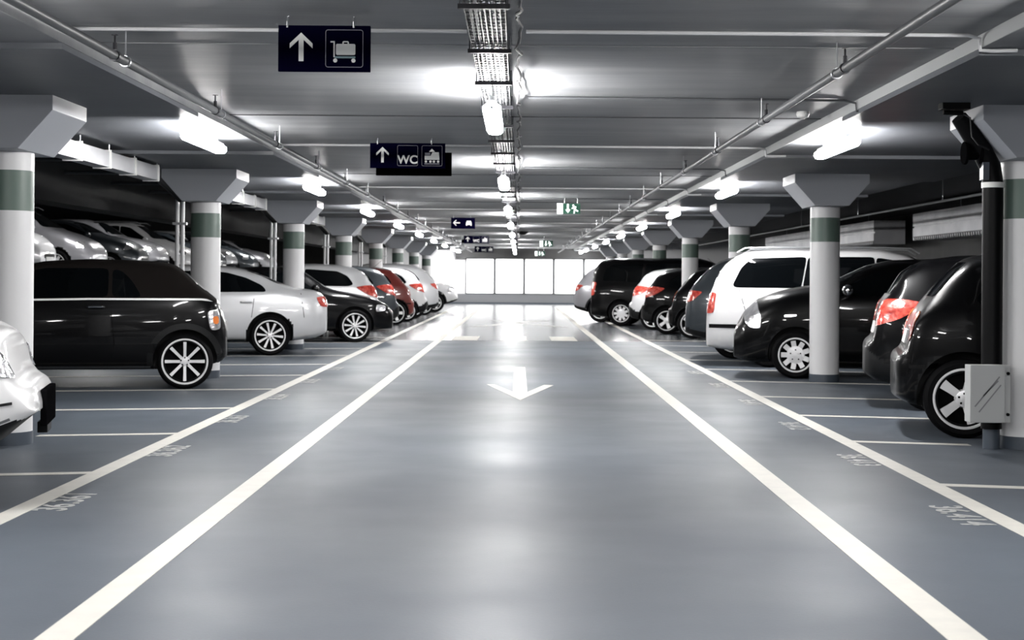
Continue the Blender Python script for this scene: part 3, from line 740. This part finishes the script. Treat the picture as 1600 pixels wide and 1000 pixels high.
def car(name, s, paint, loc, rz, label, detail=2, cat='car', group=None):
    root = empty(name, (loc[0], loc[1], loc[2] if len(loc) > 2 else 0), rz); tag(root, label, cat, group)
    L = s['top'][-1][0]
    bmx, bv = make_body(s, paint); link('body', bmx, root)
    def P_(nm, me, mt):
        me.materials.clear(); me.materials.append(mt); return link(nm, me, root)
    # wheels
    W0 = ip(s['plan'], s['wheels'][0])
    tm, rm, lm = wheel_meshes(s['r'], s['rr'], s['style'], .19)
    for wx in s['wheels']:
        for sg in (1, -1):
            w_ = link('wheel', tm, root); w_.location = (wx, sg*(W0-.105), s['r']); w_.rotation_euler = (0, 0, 0 if sg > 0 else PI)
            link('rim', rm, w_)
            if detail > 1: link('wheel_bolts', lm, w_)
    # windows
    for poly in s['side']:
        for sg in (1, -1): P_('side_window', sdecal(bv, poly, sg), M['glass'])
    zr0, zr1, yr0, yr1 = s['rearwin']
    P_('rear_window', decal(bv, [(-yr0, zr0), (yr0, zr0), (yr1, zr1), (-yr1, zr1)], (1, 0, 0), (0, 1, 0)), s.get('rw_mat', M['glass']))
    zf0, zf1, yf0, yf1 = s['wind']
    P_('windscreen', decal(bv, [(-yf0, zf0), (yf0, zf0), (yf1, zf1), (-yf1, zf1)], (-1, 0, 0), (0, 1, 0)), M['glass'])
    # lamps
    for sg in (1, -1):
        tx, ty = s.get('tlc', (0, .8))
        P_('tail_light', decal(bv, s['tail'], (.62, -sg*.78, 0), (.78, sg*.62, 0), c=(.25, sg*(ip(s['plan'], .3)-.12), 0), off=.009, grid=.04), M[s.get('tailmat', 'taillight')])
        if s.get('amber'): P_('indicator', decal(bv, s['amber'], (.62, -sg*.78, 0), (.78, sg*.62, 0), c=(.25, sg*(ip(s['plan'], .3)-.12), 0), off=.010, grid=.04), M['amber'])
        P_('headlight', decal(bv, s['head'], (-.62, -sg*.78, 0), (.78, -sg*.62, 0), c=(L-.3, sg*(ip(s['plan'], L-.3)-.12), 0), off=.009, grid=.035), M[s.get('headmat', 'headlight')])
    if 'grille' in s: P_('grille', decal(bv, s['grille'], (-1, 0, 0), (0, 1, 0), off=.006), M['trim'])
    if 'intake' in s: P_('air_intake', decal(bv, s['intake'], (-1, 0, 0), (0, 1, 0), off=.006), M['trim'])
    # mirrors
    mx, mz = s['mirror']
    for sg in (1, -1):
        W = ip(s['plan'], mx); mb_ = MB()
        mb_.tube([(mx, sg*(W*.86), mz-.05), (mx+.0, sg*(W+.05), mz-.03)], .018, 8)
        for i, (rad, yy) in enumerate([]): pass
        o = 0
        mb_.lathe([(.02, -.115), (.055, -.10), (.072, -.05), (.075, .0), (.07, .06), (.05, .095), (.02, .105)], 'y', 14, (mx, sg*(W+.13), mz))
        me = mb_.mesh('mirror', P[s.get('mirpaint', paint)] if not s.get('mirchrome') else M['chrome'], smooth=True, angle=60)
        link('wing_mirror', me, root)
    # handles, seams, plates
    for hx, hz in s['handles']:
        for sg in (1, -1):
            W = ip(s['plan'], hx)
            MB().tube([(hx-.09, sg*(W-.012), hz), (hx-.07, sg*(W+.018), hz+.004), (hx+.07, sg*(W+.018), hz+.004), (hx+.09, sg*(W-.012), hz)], .013, 8).build('door_handle', M['chrome'] if s.get('chromehandle') else P[paint], root, smooth=True)
    if detail > 1:
        sm = None
        for pl in s['seams']:
            for sg in (1, -1):
                me = sdecal(bv, lineband(pl, .009), sg, off=.0015, thick=.004, smooth_it=0, grid=.12)
                P_('door_seam', me, M['rim_dark'])
    if s.get('arch'):
        for wx in s['wheels']:
            rr_ = s['r']+s.get('gap', .05)+s['arch']/2
            arc = [(wx+rr_*math.cos(R(a)), s['r']+.01+rr_*math.sin(R(a))) for a in range(-8, 189, 7)]
            for sg in (1, -1): P_('wheel_arch_trim', sdecal(bv, lineband(arc, s['arch']), sg, off=.008, smooth_it=0, grid=.1), M['trim'])
    if s.get('holder'):
        x0, x1, z0, z1 = s['holder']
        MB().box(x0, x1, -.27, .27, z0, z1).build('plate_holder', M['matte_black'], root, bevel=.01)
        MB().box(x0-.03, x1-.01, -.12, .12, z0-.05, z0+.01).build('holder_bracket', M['black_plastic'], root, bevel=.005)
    for pl, w_, mt in s.get('strips', []):
        for sg in (1, -1): P_('trim_strip', sdecal(bv, lineband(pl, w_), sg, off=.006, smooth_it=0, grid=.12), M[mt])
    for end in (0, 1):
        if end == 0:
            zc = s['plate'][0]; me = decal(bv, [(-.26, zc-.055), (.26, zc-.055), (.26, zc+.055), (-.26, zc+.055)], (1, 0, 0), (0, 1, 0), off=.015, grid=.2, smooth_it=0, thick=.03)
        else:
            zc = s['plate'][1]; me = decal(bv, [(-.26, zc-.055), (.26, zc-.055), (.26, zc+.055), (-.26, zc+.055)], (-1, 0, 0), (0, 1, 0), off=.015, grid=.2, smooth_it=0, thick=.03)
        P_('number_plate', me, M['plate'] if not s.get('blackplate') else M['black_plastic'])
    if s.get('rails'):
        x0, x1, zz, yy = s['rails']
        for sg in (1, -1):
            MB().tube([(x0, sg*yy, zz-.05), (x0+.12, sg*yy, zz+.012), (x0+.5, sg*yy, zz+.022), (x1-.5, sg*yy, zz+.022), (x1-.12, sg*yy, zz+.01), (x1, sg*yy, zz-.06)], .011, 8).build('roof_rail', M[s.get('railmat', 'galv')], root, smooth=True)
    if s.get('antenna'):
        ax, az, ln = s['antenna']
        MB().tube([(ax, 0, az), (ax-ln*.75, 0, az+ln*.66)], [.006, .003], 6).build('antenna', M['black_plastic'], root)
    return root, bv

S = {}
S['mini'] = dict(name='mini', tailmat='headlight', amber=[(-.09,.72),(-.02,.71),(0,.79),(-.08,.81)], r=.305, rr=.245, style='eight', wheels=(.47, 2.93), tw=.77, gap=.04, arch=.065,
 top=[(0,.60),(.04,.84),(.12,.98),(.22,1.06),(.40,1.22),(.57,1.36),(.8,1.40),(1.5,1.42),(2.05,1.39),(2.3,1.30),(2.65,1.02),(3.1,.95),(3.4,.87),(3.58,.74),(3.65,.6)],
 belt=[(0,.58),(.1,.93),(.3,.975),(2.6,.95),(3.3,.82),(3.65,.58)], bot=[(0,.34),(.1,.27),(.4,.2),(3.2,.2),(3.65,.3)],
 plan=[(0,.58),(.07,.70),(.2,.79),(.5,.825),(2.8,.825),(3.3,.80),(3.55,.70),(3.65,.60)], softx=(.12, 2.25), clad=.27, cladr=.42,
 side=[[(.93,1.005),(1.25,1.01),(1.25,1.31),(1.16,1.30),(1.05,1.20)], [(1.29,1.01),(2.42,.985),(2.3,1.1),(2.1,1.29),(1.95,1.32),(1.29,1.32)]],
 rearwin=(1.08,1.28,.5,.45), wind=(1.04,1.30,.62,.52), tail=[(-.12,.66),(.02,.64),(.05,.86),(-.1,.88)], head=[(-.14,.6),(.08,.6),(.1,.82),(-.12,.82)],
 mirror=(2.35,1.02), handles=[(1.42,.90)], chromehandle=1, seams=[[(1.27,.24),(1.22,.5),(1.27,.98)],[(2.5,.24),(2.52,.95)]],
 strips=[([(.06,.955),(.3,.985),(1.5,.985),(2.6,.965)],.02,'reflection_trim'), ([(.8,.245),(2.55,.245)],.022,'pipe')], plate=(.68,.42))
S['sedan'] = dict(name='sedan', r=.315, rr=.235, style='ten', wheels=(.93,3.72), tw=.74,
 top=[(0,.80),(.05,.96),(.16,1.02),(.55,1.07),(.78,1.15),(1.1,1.29),(1.45,1.385),(1.9,1.42),(2.5,1.41),(2.8,1.33),(3.25,1.02),(3.6,.95),(4.1,.85),(4.38,.72),(4.5,.56)],
 belt=[(0,.78),(.1,.9),(1.0,.955),(3.2,.91),(4.1,.76),(4.5,.54)], bot=[(0,.36),(.15,.27),(.6,.21),(4.0,.2),(4.5,.24)],
 plan=[(0,.68),(.08,.8),(.35,.87),(1,.895),(3.6,.89),(4.1,.85),(4.38,.74),(4.5,.6)],
 side=[[(.98,1.0),(1.05,1.10),(1.3,1.22),(1.6,1.30),(1.98,1.33),(1.98,.99)], [(2.04,.985),(2.04,1.33),(2.4,1.31),(2.7,1.18),(3.02,.965)]],
 rearwin=(1.12,1.33,.62,.52), wind=(1.05,1.33,.68,.55), tail=[(-.28,.76),(-.05,.77),(.0,.92),(-.26,.93)], head=[(-.16,.58),(.04,.60),(.10,.70),(-.12,.72)],
 grille=[(-.3,.48),(.3,.48),(.33,.62),(-.33,.62)], intake=[(-.5,.28),(.5,.28),(.5,.4),(-.5,.4)],
 mirror=(2.95,1.02), handles=[(1.3,.84),(2.2,.83)], seams=[[(1.15,.28),(1.22,.6),(1.18,.9)],[(2.01,.26),(2.01,.97)],[(3.15,.26),(3.1,.9)],[(.4,.6),(.45,.98)]],
 strips=[([(.55,.245),(3.3,.245)],.02,'trim')], plate=(.72,.42))
S['hatch'] = dict(name='hatch', fine=1, r=.30, rr=.215, style='star', wheels=(.62,3.13), tw=.76,
 top=[(0,.58),(.02,.64),(.09,.69),(.115,.80),(.15,1.0),(.19,1.08),(.38,1.34),(.56,1.44),(.9,1.49),(1.4,1.51),(1.9,1.49),(2.2,1.42),(2.8,1.12),(3.2,1.05),(3.55,.95),(3.8,.75),(3.88,.55)],
 belt=[(0,.6),(.08,.98),(.6,1.01),(2.8,.95),(3.5,.8),(3.88,.53)], bot=[(0,.34),(.12,.26),(.5,.2),(3.4,.2),(3.88,.25)],
 plan=[(0,.60),(.06,.73),(.25,.82),(.7,.84),(2.8,.84),(3.4,.81),(3.7,.70),(3.88,.55)], clad=.26, cladr=.60, cladf=.3,
 side=[[(.62,1.09),(.74,1.26),(.95,1.36),(1.62,1.40),(1.62,1.05),(.72,1.05)], [(1.68,1.05),(1.68,1.40),(2.0,1.37),(2.3,1.24),(2.66,1.05)]],
 rearwin=(1.12,1.40,.60,.50), wind=(1.16,1.42,.66,.55), tail=[(-.22,.83),(-.18,1.0),(-.08,1.07),(.14,1.065),(.32,1.03),(.14,.88),(-.10,.80)], head=[(-.16,.68),(.1,.74),(.22,.9),(-.04,.88)],
 grille=[(-.35,.40),(.35,.40),(.35,.5),(-.35,.5)], mirror=(2.62,1.09), handles=[(1.75,.86)], seams=[[(1.65,.28),(1.6,.6),(1.65,1.03)],[(2.75,.26),(2.75,.95)]],
 strips=[([(.8,.24),(2.7,.24)],.02,'trim')], plate=(.78,.38))
S['hatch2'] = dict(S['hatch'], name='hatch2', style='star', r=.315, rr=.235, wheels=(.54,3.2), cladr=.28, clad=.24,
 fine=1, top=[(0,.58),(.03,.64),(.10,.68),(.125,.78),(.16,.96),(.36,1.22),(.56,1.42),(.85,1.49),(1.5,1.52),(2.0,1.50),(2.35,1.41),(2.9,1.10),(3.3,1.03),(3.7,.92),(3.9,.74),(3.98,.55)],
 plan=[(0,.60),(.06,.75),(.2,.82),(.6,.85),(2.9,.85),(3.5,.82),(3.8,.70),(3.98,.55)], bot=[(0,.30),(.12,.24),(.5,.19),(3.4,.2),(3.98,.25)],
 tail=[(-.20,.76),(-.07,.76),(-.05,.92),(-.16,.97)], amber=[(-.17,.93),(-.07,.90),(-.05,.98),(-.14,1.01)], handles=[(1.8,.88)], antenna=(1.0,1.5,.3),
 strips=[([(.12,.56),(.8,.57),(1.1,.55)],.03,'black_plastic')])
S['c3'] = dict(S['hatch'], name='c3', style='cap', r=.30, rr=.212, wheels=(.60,3.06), cladr=.3, clad=.2,
 top=[(0,.62),(.03,.92),(.10,1.06),(.34,1.34),(.55,1.45),(.9,1.50),(1.4,1.52),(1.9,1.50),(2.2,1.43),(2.72,1.19),(3.0,1.16),(3.3,1.10),(3.58,.99),(3.74,.84),(3.84,.66),(3.87,.5)],
 belt=[(0,.6),(.08,.98),(.6,1.01),(2.8,1.0),(3.4,.9),(3.87,.48)], bot=[(0,.34),(.12,.26),(.5,.2),(3.3,.2),(3.6,.17),(3.87,.24)],
 plan=[(0,.60),(.06,.73),(.25,.82),(.7,.835),(2.8,.835),(3.35,.81),(3.68,.72),(3.87,.56)], mirchrome=1,
 head=[(-.14,.62),(.02,.64),(.14,.74),(.36,.97),(.30,1.0),(.04,.95),(-.12,.80)], wind=(1.22,1.43,.66,.55), mirror=(2.42,1.12),
 grille=[(-.35,.5),(.35,.5),(.35,.58),(-.35,.58)], intake=[(-.5,.28),(.5,.28),(.5,.38),(-.5,.38)],
 strips=[([(3.05,.80),(3.2,.79)],.022,'chrome')])
S['van'] = dict(name='van', r=.32, rr=.22, style='cap', wheels=(.92,3.76), tw=.81,
 top=[(0,.62),(.04,.98),(.10,1.16),(.22,1.42),(.38,1.60),(.6,1.66),(1.1,1.69),(2.5,1.69),(2.9,1.60),(3.6,1.16),(4.0,1.04),(4.4,.88),(4.58,.7),(4.63,.55)],
 belt=[(0,.6),(.08,1.04),(.5,1.09),(3.6,1.02),(4.2,.85),(4.63,.53)], bot=[(0,.27),(.12,.25),(.5,.2),(4.2,.2),(4.63,.24)],
 plan=[(0,.72),(.05,.83),(.2,.89),(.8,.905),(3.8,.90),(4.3,.83),(4.55,.70),(4.63,.6)],
 side=[[(.40,1.17),(.52,1.42),(.66,1.55),(1.44,1.575),(1.365,1.13),(.44,1.13)], [(1.385,1.13),(1.46,1.575),(2.38,1.575),(2.38,1.11)], [(2.40,1.11),(2.40,1.57),(2.72,1.52),(3.3,1.12)]],
 rearwin=(1.14,1.56,.70,.60), wind=(1.18,1.58,.74,.6), tail=[(-.22,.76),(-.03,.76),(-.02,1.06),(-.18,1.06)], head=[(-.16,.68),(.06,.68),(.12,.84),(-.12,.84)],
 grille=[(-.35,.6),(.35,.6),(.35,.7),(-.35,.7)], mirror=(3.25,1.15), handles=[(1.6,.95),(2.55,.93)], seams=[[(.5,.3),(.62,.7),(.5,1.1)],[(1.38,.25),(1.38,1.1)],[(2.39,.25),(2.39,1.08)],[(3.5,.26),(3.45,1.0)]],
 strips=[([(.07,.58),(.5,.58)],.055,'black_plastic'), ([(1.4,.55),(3.3,.55)],.05,'trim')], plate=(.86,.4), rails=(.45,3.0,1.69,.62), railmat='galv')
S['suv'] = dict(name='suv', r=.34, rr=.23, style='star', wheels=(.80,3.42), tw=.77, clad=.36, cladr=.5, cladf=.5, arch=.05,
 top=[(0,.65),(.04,.98),(.12,1.14),(.38,1.46),(.62,1.59),(1.0,1.63),(1.6,1.65),(2.1,1.64),(2.5,1.55),(3.1,1.17),(3.5,1.10),(3.95,1.01),(4.15,.90),(4.26,.76),(4.32,.58)],
 belt=[(0,.63),(.08,1.03),(.6,1.08),(3.0,1.02),(3.8,.88),(4.1,.74),(4.32,.56)], bot=[(0,.40),(.15,.33),(.5,.25),(3.7,.24),(4.1,.34),(4.32,.46)],
 plan=[(0,.66),(.06,.78),(.25,.87),(.7,.895),(3.3,.89),(3.85,.86),(4.15,.76),(4.32,.60)],
 side=[[(.62,1.16),(.78,1.36),(1.0,1.47),(1.85,1.51),(1.85,1.12),(.7,1.12)], [(1.91,1.12),(1.91,1.51),(2.3,1.47),(2.95,1.10)]],
 rearwin=(1.18,1.54,.66,.55), wind=(1.22,1.56,.72,.58), tail=[(-.28,.86),(-.04,.90),(.1,1.05),(-.24,1.08)], head=[(-.22,.74),(-.04,.72),(.30,.86),(.32,.93),(-.10,.90)],
 grille=[(-.40,.66),(.40,.66),(.44,.86),(-.44,.86)], intake=[(-.45,.46),(.45,.46),(.45,.52),(-.45,.52)],
 mirror=(2.85,1.14), handles=[(1.3,.94),(2.2,.93)], seams=[[(1.0,.4),(1.15,.7),(1.1,1.06)],[(1.88,.3),(1.88,1.08)],[(3.0,.3),(2.98,1.0)]],
 plate=(.86,.55))
S['white_suv'] = dict(S['suv'], name='white_suv', blackplate=1, fine=1, headmat='headlight_dark', clad=.44, cladf=.50, holder=(4.355,4.39,.42,.62),
 top=[(0,.65),(.04,.98),(.12,1.14),(.38,1.46),(.62,1.59),(1.0,1.63),(1.6,1.65),(2.1,1.64),(2.5,1.55),(3.1,1.17),(3.5,1.11),(3.85,1.06),(4.08,.985),(4.17,.925),(4.20,.885),(4.215,.74),(4.23,.695),(4.32,.675),(4.35,.64),(4.37,.55)],
 belt=[(0,.63),(.08,1.03),(.6,1.08),(3.0,1.02),(3.8,.92),(4.1,.84),(4.2,.70),(4.36,.53)],
 bot=[(0,.40),(.15,.33),(.5,.25),(3.7,.2),(4.0,.26),(4.15,.34),(4.3,.47),(4.37,.52)],
 plan=[(0,.66),(.06,.78),(.25,.87),(.7,.895),(3.3,.89),(3.85,.86),(4.15,.78),(4.3,.66),(4.37,.52)],
 head=[(-.44,.90),(-.36,.955),(-.05,.92),(.16,.82),(.26,.70),(.06,.715),(-.2,.80)], grille=[(-.42,.72),(.42,.72),(.46,.88),(-.46,.88)],
 seams=[[(1.0,.4),(1.15,.7),(1.1,1.06)],[(1.88,.3),(1.88,1.08)],[(3.0,.3),(2.98,1.0)],[(3.6,1.0),(4.12,.90)]],
 strips=[([(4.10,.47),(4.11,.54),(4.14,.57),(4.25,.58)],.014,'trim'), ([(3.80,.40),(4.0,.44),(4.12,.455),(4.24,.50)],.014,'pipe')])
S['bigvan'] = dict(S['van'], name='bigvan', r=.33, wheels=(.85,3.8), cladr=.2,
 top=[(0,.7),(.03,1.2),(.10,1.5),(.25,1.72),(.6,1.78),(1.1,1.79),(2.8,1.79),(3.2,1.68),(3.8,1.2),(4.2,1.06),(4.5,.9),(4.68,.7),(4.75,.55)],
 plan=[(0,.76),(.05,.87),(.2,.91),(.8,.92),(3.9,.91),(4.4,.83),(4.65,.70),(4.75,.6)],
 side=[[(.34,1.19),(.42,1.5),(.6,1.62),(1.42,1.64),(1.36,1.15)], [(1.42,1.15),(1.49,1.64),(2.5,1.64),(2.5,1.13)], [(2.56,1.13),(2.56,1.63),(2.9,1.6),(3.55,1.16)]],
 rearwin=(1.2,1.62,.72,.66), wind=(1.24,1.64,.74,.62), rails=None, strips=[], tail=[(-.22,.8),(-.03,.8),(-.02,1.15),(-.18,1.15)])

AN = 12.2
def place(spec, side, facing, px, py):
    """px,py: contact point of the wheel seen nearest the camera; returns location and heading"""
    s = S[spec]; L = s['top'][-1][0]; a = R(AN)
    out = Vector((side*math.cos(a), -math.sin(a), 0))      # away from the aisle
    wid = Vector((side*math.sin(a), math.cos(a), 0))      # to the far flank of the car
    W = ip(s['plan'], s['wheels'][0])
    if facing == 'rear':   # rear to the aisle
        h = out; wx = s['wheels'][0]
    else:
        h = -out; wx = s['wheels'][1]
    ctr = Vector((px, py, 0)) + wid*(W-.01) - h*wx
    return (ctr.x, ctr.y, 0), math.atan2(h.y, h.x)
def put(name, spec, paint, side, facing, px, py, label, **k):
    loc, rz = place(spec, side, facing, px, py)
    return car(name, S[spec], paint, loc, rz, label, **k)

# left row
put('suv_car', 'white_suv', 'white', -1, 'front', -3.395, 7.42, 'white SUV nose with black number plate holder, cut off at the left edge')
put('convertible_car', 'mini', 'black', -1, 'rear', -3.66, 16.50, 'small black convertible with dark fabric roof and eight spoke wheels')
put('sedan_car', 'sedan', 'silver', -1, 'rear', -3.90, 23.6, 'bright silver sedan parked behind the black convertible')
put('sedan_car', 'sedan', 'black', -1, 'front', -3.10, 28.5, 'black sedan nosing out between the silver sedan and the silver hatchback')
put('hatchback_car', 'hatch', 'silver', -1, 'rear', -3.40, 31.0, 'silver hatchback with red tail light just behind the black sedan', detail=1)
put('hatchback_car', 'hatch', 'grey', -1, 'rear', -3.32, 34.5, 'dark blue grey hatchback between the silver one and the red car', detail=1)
put('hatchback_car', 'hatch2', 'red', -1, 'rear', -3.20, 38.9, 'dark red hatchback in the left row', detail=1)
put('hatchback_car', 'hatch', 'white', -1, 'rear', -3.12, 42.0, 'white hatchback directly beyond the red car', detail=1)
put('suv_car', 'suv', 'silver', -1, 'rear', -3.15, 45.2, 'silver SUV beyond the white hatchback in the left row', detail=1)
put('hatchback_car', 'hatch2', 'grey', -1, 'rear', -3.12, 49.6, 'dark grey hatchback near the far end of the left row', detail=1)
put('suv_car', 'suv', 'white', -1, 'front', -2.98, 53.4, 'white SUV facing the lane at the far end of the left row', detail=1)
# right row
put('hatchback_car', 'hatch2', 'black', 1, 'rear', 3.53, 11.9, 'black hatchback nearest on the right, behind the grey metal box')
put('hatchback_car', 'hatch', 'black', 1, 'rear', 3.93, 14.35, 'black hatchback with large red tail light, second on the right')
put('hatchback_car', 'c3', 'black', 1, 'front', 3.49, 18.95, 'black rounded hatchback facing the lane behind the second right column')
put('minivan_car', 'van', 'white', 1, 'rear', 3.55, 21.35, 'white minivan with roof rails, black side windows and square red tail light')
put('suv_car', 'suv', 'grey', 1, 'rear', 3.37, 23.62, 'dark blue grey SUV just beyond the white minivan', detail=1)
put('hatchback_car', 'hatch2', 'black', 1, 'rear', 3.62, 31.4, 'black hatchback partly hidden by the fourth right column', detail=1)
put('hatchback_car', 'hatch', 'black', 1, 'rear', 3.34, 34.0, 'black hatchback left of the fourth right column, with bright wheel', detail=1)
put('hatchback_car', 'hatch', 'silver', 1, 'rear', 3.25, 36.6, 'silver hatchback sliver beside the tall black van', detail=1)
put('van_car', 'bigvan', 'black', 1, 'rear', 2.68, 39.5, 'tall black van sticking out farthest into the lane on the right', detail=1)
put('suv_car', 'suv', 'jeep', 1, 'rear', 2.30, 42.7, 'light grey SUV beyond the tall black van, last in the right row', detail=1)
# raised deck, far left
dk = [('hatch','silver'),('van','jeep'),('hatch','grey'),('suv','jeep'),('van','white'),('hatch','grey'),('suv','silver'),('van','grey'),('hatch','jeep')]
for i, (sp_, pa) in enumerate(dk):
    loc = (-10.3 - S[sp_]['top'][-1][0] + .15*(i % 3), 33 + 3.6*i, 1.2)
    car('parked_car', S[sp_], pa, loc, 0, '%s car on the raised deck far left, %s of its row' % ({'white':'white','silver':'silver','grey':'dark grey','jeep':'mid grey'}[pa], ORD[i]), detail=1, group='cars on the raised deck')


# ------------------------------------------------------------------ render look
sc = bpy.context.scene
wd = bpy.data.worlds.new('world'); sc.world = wd; wd.use_nodes = True
wd.node_tree.nodes['Background'].inputs['Color'].default_value = (.02, .02, .022, 1)
wd.node_tree.nodes['Background'].inputs['Strength'].default_value = .2
sc.view_settings.view_transform = 'Standard'; sc.view_settings.look = 'None'; sc.view_settings.gamma = 1; sc.view_settings.use_curve_mapping = False
sc.view_settings.exposure = 1.0
sc.cycles.max_bounces = 8; sc.cycles.diffuse_bounces = 4; sc.cycles.glossy_bounces = 4
sc.cycles.caustics_reflective = False; sc.cycles.caustics_refractive = False
sc.cycles.sample_clamp_indirect = 8
